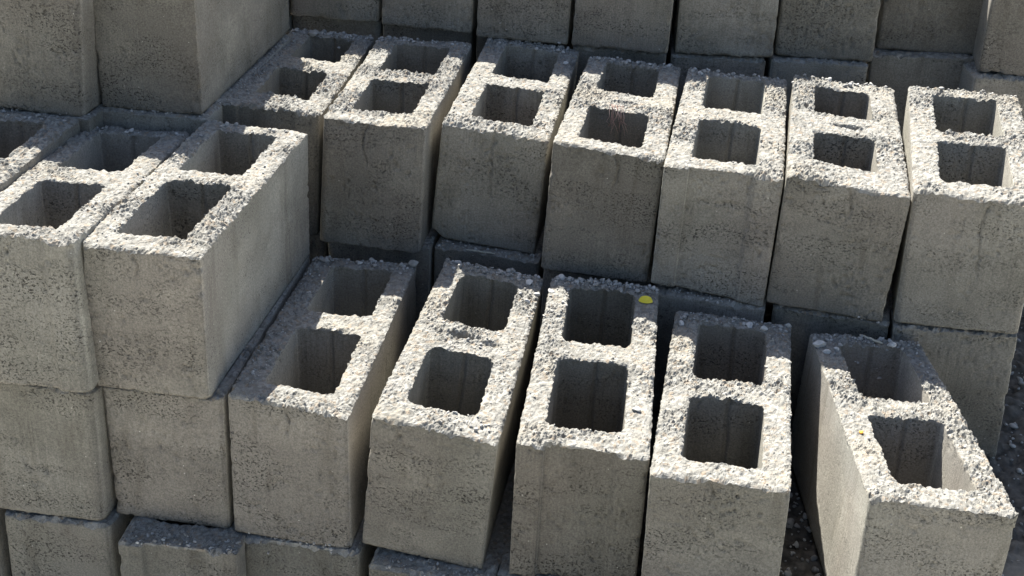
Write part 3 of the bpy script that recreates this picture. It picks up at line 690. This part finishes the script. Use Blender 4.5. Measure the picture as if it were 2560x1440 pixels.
for nm, xr, yr, n in (('A1', (-0.075, -0.045), (0.0, 0.36), 130), ('Q1', (-0.074, -0.04), (0.0, 0.38), 150), ('A3', (-0.074, -0.045), (0.27, 0.40), 45),
                      ('A2', (0.045, 0.08), (0.28, 0.40), 80), ('A3', (-0.07, 0.07), (0.375, 0.40), 80), ('Q3', (-0.07, 0.07), (0.378, 0.40), 50), ('Q1', (-0.07, 0.07), (0.376, 0.40), 60), ('A2', (0.01, 0.07), (0.185, 0.235), 45), ('A2', (0.0, 0.08), (0.01, 0.04), 40),
                      ('A5', (-0.07, -0.045), (0.25, 0.4), 25), ('A5', (0.05, 0.075), (0.2, 0.4), 25), ('P2', (-0.075, -0.04), (0.01, 0.35), 60)):
    for _ in range(n):
        x, y, zt = on_block(nm, RNG.uniform(*xr), RNG.uniform(*yr)); crumb(x, y, RNG.choice([0.0025, 0.0035, 0.0045, 0.006], p=[.4, .3, .2, .1]), zt)
for nm in sorted(HI):          # a thin scatter everywhere
    for _ in range(130):
        x, y, zt = on_block(nm, RNG.uniform(-0.072, 0.072), RNG.uniform(0.004, 0.4)); crumb(x, y, RNG.choice([0.002, 0.003, 0.0045], p=[.5, .35, .15]), zt)
for nm in ('W2', 'W3', 'W4', 'X3', 'X5', 'X6', 'Q0', 'Q-1', 'U2', 'U1'):
    for _ in range(90):
        x, y, zt = on_block(nm, RNG.uniform(-0.07, 0.07), RNG.uniform(0.0, 0.028)); crumb(x, y, RNG.choice([0.0025, 0.004, 0.006], p=[.4, .4, .2]), zt - 0.045 if nm not in () else zt)
c_o = mesh_obj('concrete_crumbs', np.concatenate(CR_V), [f for g in CR_F for f in g], [MAT_CRUMB])
tag(c_o, 'loose concrete crumbs and grit scattered over the block tops and ledges', 'crumbs', kind='stuff')
# gravel on the ground at the right and in the gap
GR_V = []; GR_F = []; nb_ = 0
for _ in range(2600):
    if RNG.random() < 0.8:
        x, y = RNG.uniform(0.56, 1.1), RNG.uniform(1.15, 2.5)
    else:
        x, y = RNG.uniform(0.33, 0.46), RNG.uniform(1.2, 1.75)
    s = float(RNG.choice([0.004, 0.007, 0.011, 0.016], p=[.34, .32, .23, .11]))
    z = float(gz(np.array(x), np.array(y))) + RNG.uniform(0, 0.004)
    Vb, Fb = (SV, SF) if s > 0.009 else (ICO_V, ICO_F)
    P = stone_shape(Vb, s, RNG, 0.8, 0.25) + np.array([x, y, z]); GR_V.append(P)
    GR_F += [(a + nb_, b + nb_, c + nb_, -1) for a, b, c in Fb]; nb_ += len(P)
gr = mesh_obj('gravel', np.concatenate(GR_V), GR_F, [MAT_STONE_GREY])
tag(gr, 'loose grey gravel on dark earth beside the stack at right', 'gravel', kind='stuff')

# ---------------------------------------------------------------- small litter
def tube(name, pts, radii, mat, n=7):
    pts = [Vector(p) for p in pts]; V = []; F = []
    for i, p in enumerate(pts):
        t = (pts[min(i + 1, len(pts) - 1)] - pts[max(i - 1, 0)]).normalized()
        a = t.orthogonal().normalized(); b = t.cross(a)
        for k in range(n):
            an = 2 * math.pi * k / n
            V.append(p + (a * math.cos(an) + b * math.sin(an)) * radii[i])
    for i in range(len(pts) - 1):
        for k in range(n):
            F.append((i * n + k, i * n + (k + 1) % n, (i + 1) * n + (k + 1) % n, (i + 1) * n + k))
    return mesh_obj(name, np.array([tuple(v) for v in V]), F, [mat], None, np.ones(len(F), bool))
# petal: a small cupped half-disc
z, _ = drop(0.179, 1.672, 0.5)
pv = []; pf = []
na, nr = 16, 6
for lay in (0, 1):
    for i in range(nr + 1):
        for j in range(na + 1):
            a = math.pi * j / na; r = i / nr
            x = 0.0094 * r * math.cos(a); y = 0.0085 * r * math.sin(a) - 0.002
            pv.append((x, y, 0.0062 * (r ** 2.2) * (0.45 + 0.55 * math.sin(a)) - 0.0007 * math.exp(-((a - 1.57) / 0.12) ** 2) * r + 0.0004 * math.sin(a * 9) * r + 0.0012 - lay * 0.0003))
for lay in (0, 1):
    for i in range(nr):
        for j in range(na):
            a = lay * (nr + 1) * (na + 1) + i * (na + 1) + j
            q = (a, a + 1, a + na + 2, a + na + 1); pf.append(q if lay else q[::-1])
pe = mesh_obj('petal', np.array(pv), pf, [MAT_PETAL], None, np.ones(len(pf), bool))
pe.location = (0.179, 1.672, z + 0.0005); pe.rotation_euler = (math.radians(12), 0, math.radians(-6))
tag(pe, 'bright yellow petal lying in the shade on the back right rim of a front block', 'petal')
za, _ = drop(0.466, 1.648, 0.5); zb, _ = drop(0.492, 1.624, 0.5)
za = max(za or 0, 0.375); zb = max(zb or 0, 0.375)
tp = [(0.4635, 1.6470), (0.4680, 1.6440), (0.4725, 1.6400), (0.4760, 1.6378), (0.4805, 1.6330), (0.4850, 1.6302), (0.4895, 1.6262)]
tzs = [(drop(a, b, 0.5)[0] or 0.37) for a, b in tp]; tz = sorted(tzs)[-2]
tw = tube('twig', [(a, b, tz + 0.0018 + 0.0005 * (i % 2)) for i, (a, b) in enumerate(tp)], [0.0010, 0.0017, 0.0014, 0.0019, 0.0015, 0.0019, 0.0011], MAT_TWIG)
tag(tw, 'short pale twig among stones on the back rim of the twisted end block', 'twig')
sp_ = [(x, 1.8225 - 0.2 * (x + 0.041)) for x in (-0.068, -0.056, -0.045, -0.035, -0.027)]
sz = max((drop(x, y - 0.001, 0.40)[0] or 0.372) for x, y in sp_)
tw2 = tube('straw', [(x, y - 0.003, sz + 0.0022 + 0.0006 * (i % 2)) for i, (x, y) in enumerate(sp_)], [0.0008, 0.0014, 0.0012, 0.0013, 0.0007], MAT_TWIG)
tag(tw2, 'thin pale straw lying on the shaded ledge below the third middle block', 'straw')
# fibres hanging into the front opening of the fourth middle block
x0_, y0_, z0_, yaw_, C_ = FIT['Q4']
def q4(lx, ly, lz): 
    c, s = math.cos(yaw_), math.sin(yaw_); return (x0_ + lx * c - ly * s, y0_ + lx * s + ly * c, z0_ + lz)
root = bpy.data.objects.new('fibre_tuft', None); col.objects.link(root); root.location = q4(0.0, 0.166, 0.19)
tag(root, 'tuft of thin reddish root fibres hanging from the web into an opening', 'fibres')
for i in range(15):
    lx = 0.003 + RNG.normal(0, 0.008); ln = RNG.uniform(0.014, 0.036) * (1.3 if i < 2 else 1)
    dr = RNG.normal(0.002, 0.005)
    pts = [q4(lx, 0.171, 0.193), q4(lx + dr * .2, 0.163, 0.192), q4(lx + dr * .6 + RNG.normal(0, .0015), 0.1585, 0.188 - ln * .4), q4(lx + dr + RNG.normal(0, .002), 0.1575, 0.188 - ln * .75), q4(lx + dr * 1.6, 0.156, 0.188 - ln)]
    f = tube('fibre', pts, [0.0004, 0.00045, 0.0004, 0.00035, 0.0002], MAT_FIBRE, 4)
    f.parent = root; f.matrix_parent_inverse = Matrix.Translation(root.location).inverted()
# orange scrap, cream flake painted in for a sun patch, small twig stub
def flake(name, x, y, ztop, s, mat, label, cat, rot=0.0):
    z, _ = drop(x, y, ztop); n = 11
    vs = [(0, 0, 0.0012)]
    for k in range(n):
        a = 2 * math.pi * k / n; r = s * RNG.uniform(0.55, 1.0)
        vs.append((r * math.cos(a), r * math.sin(a), RNG.uniform(0, 0.0016)))
    vs += [(a, b, c - 0.0006) for a, b, c in vs]
    m = n + 1
    fs = [(0, 1 + k, 1 + (k + 1) % n, -1) for k in range(n)] + [(m, m + 1 + (k + 1) % n, m + 1 + k, -1) for k in range(n)]
    fs += [(1 + k, m + 1 + k, m + 1 + (k + 1) % n, 1 + (k + 1) % n) for k in range(n)]
    o = mesh_obj(name, np.array(vs), fs, [mat]); o.location = (x, y, z + 0.0012); o.rotation_euler = (0.15, 0, rot)
    tag(o, label, cat); return o
flake('leaf_scrap', 0.413, 1.389, 0.5, 0.0032, MAT_ORANGE, 'tiny orange leaf scrap on the left rim of the twisted end block', 'leaf scrap')
flake('sun_patch', -0.357, 2.17, 0.7, 0.0078, MAT_SUN_PATCH, 'cream flake standing in for a sun patch on the back left rim of a middle block', 'dry flake', 0.5)
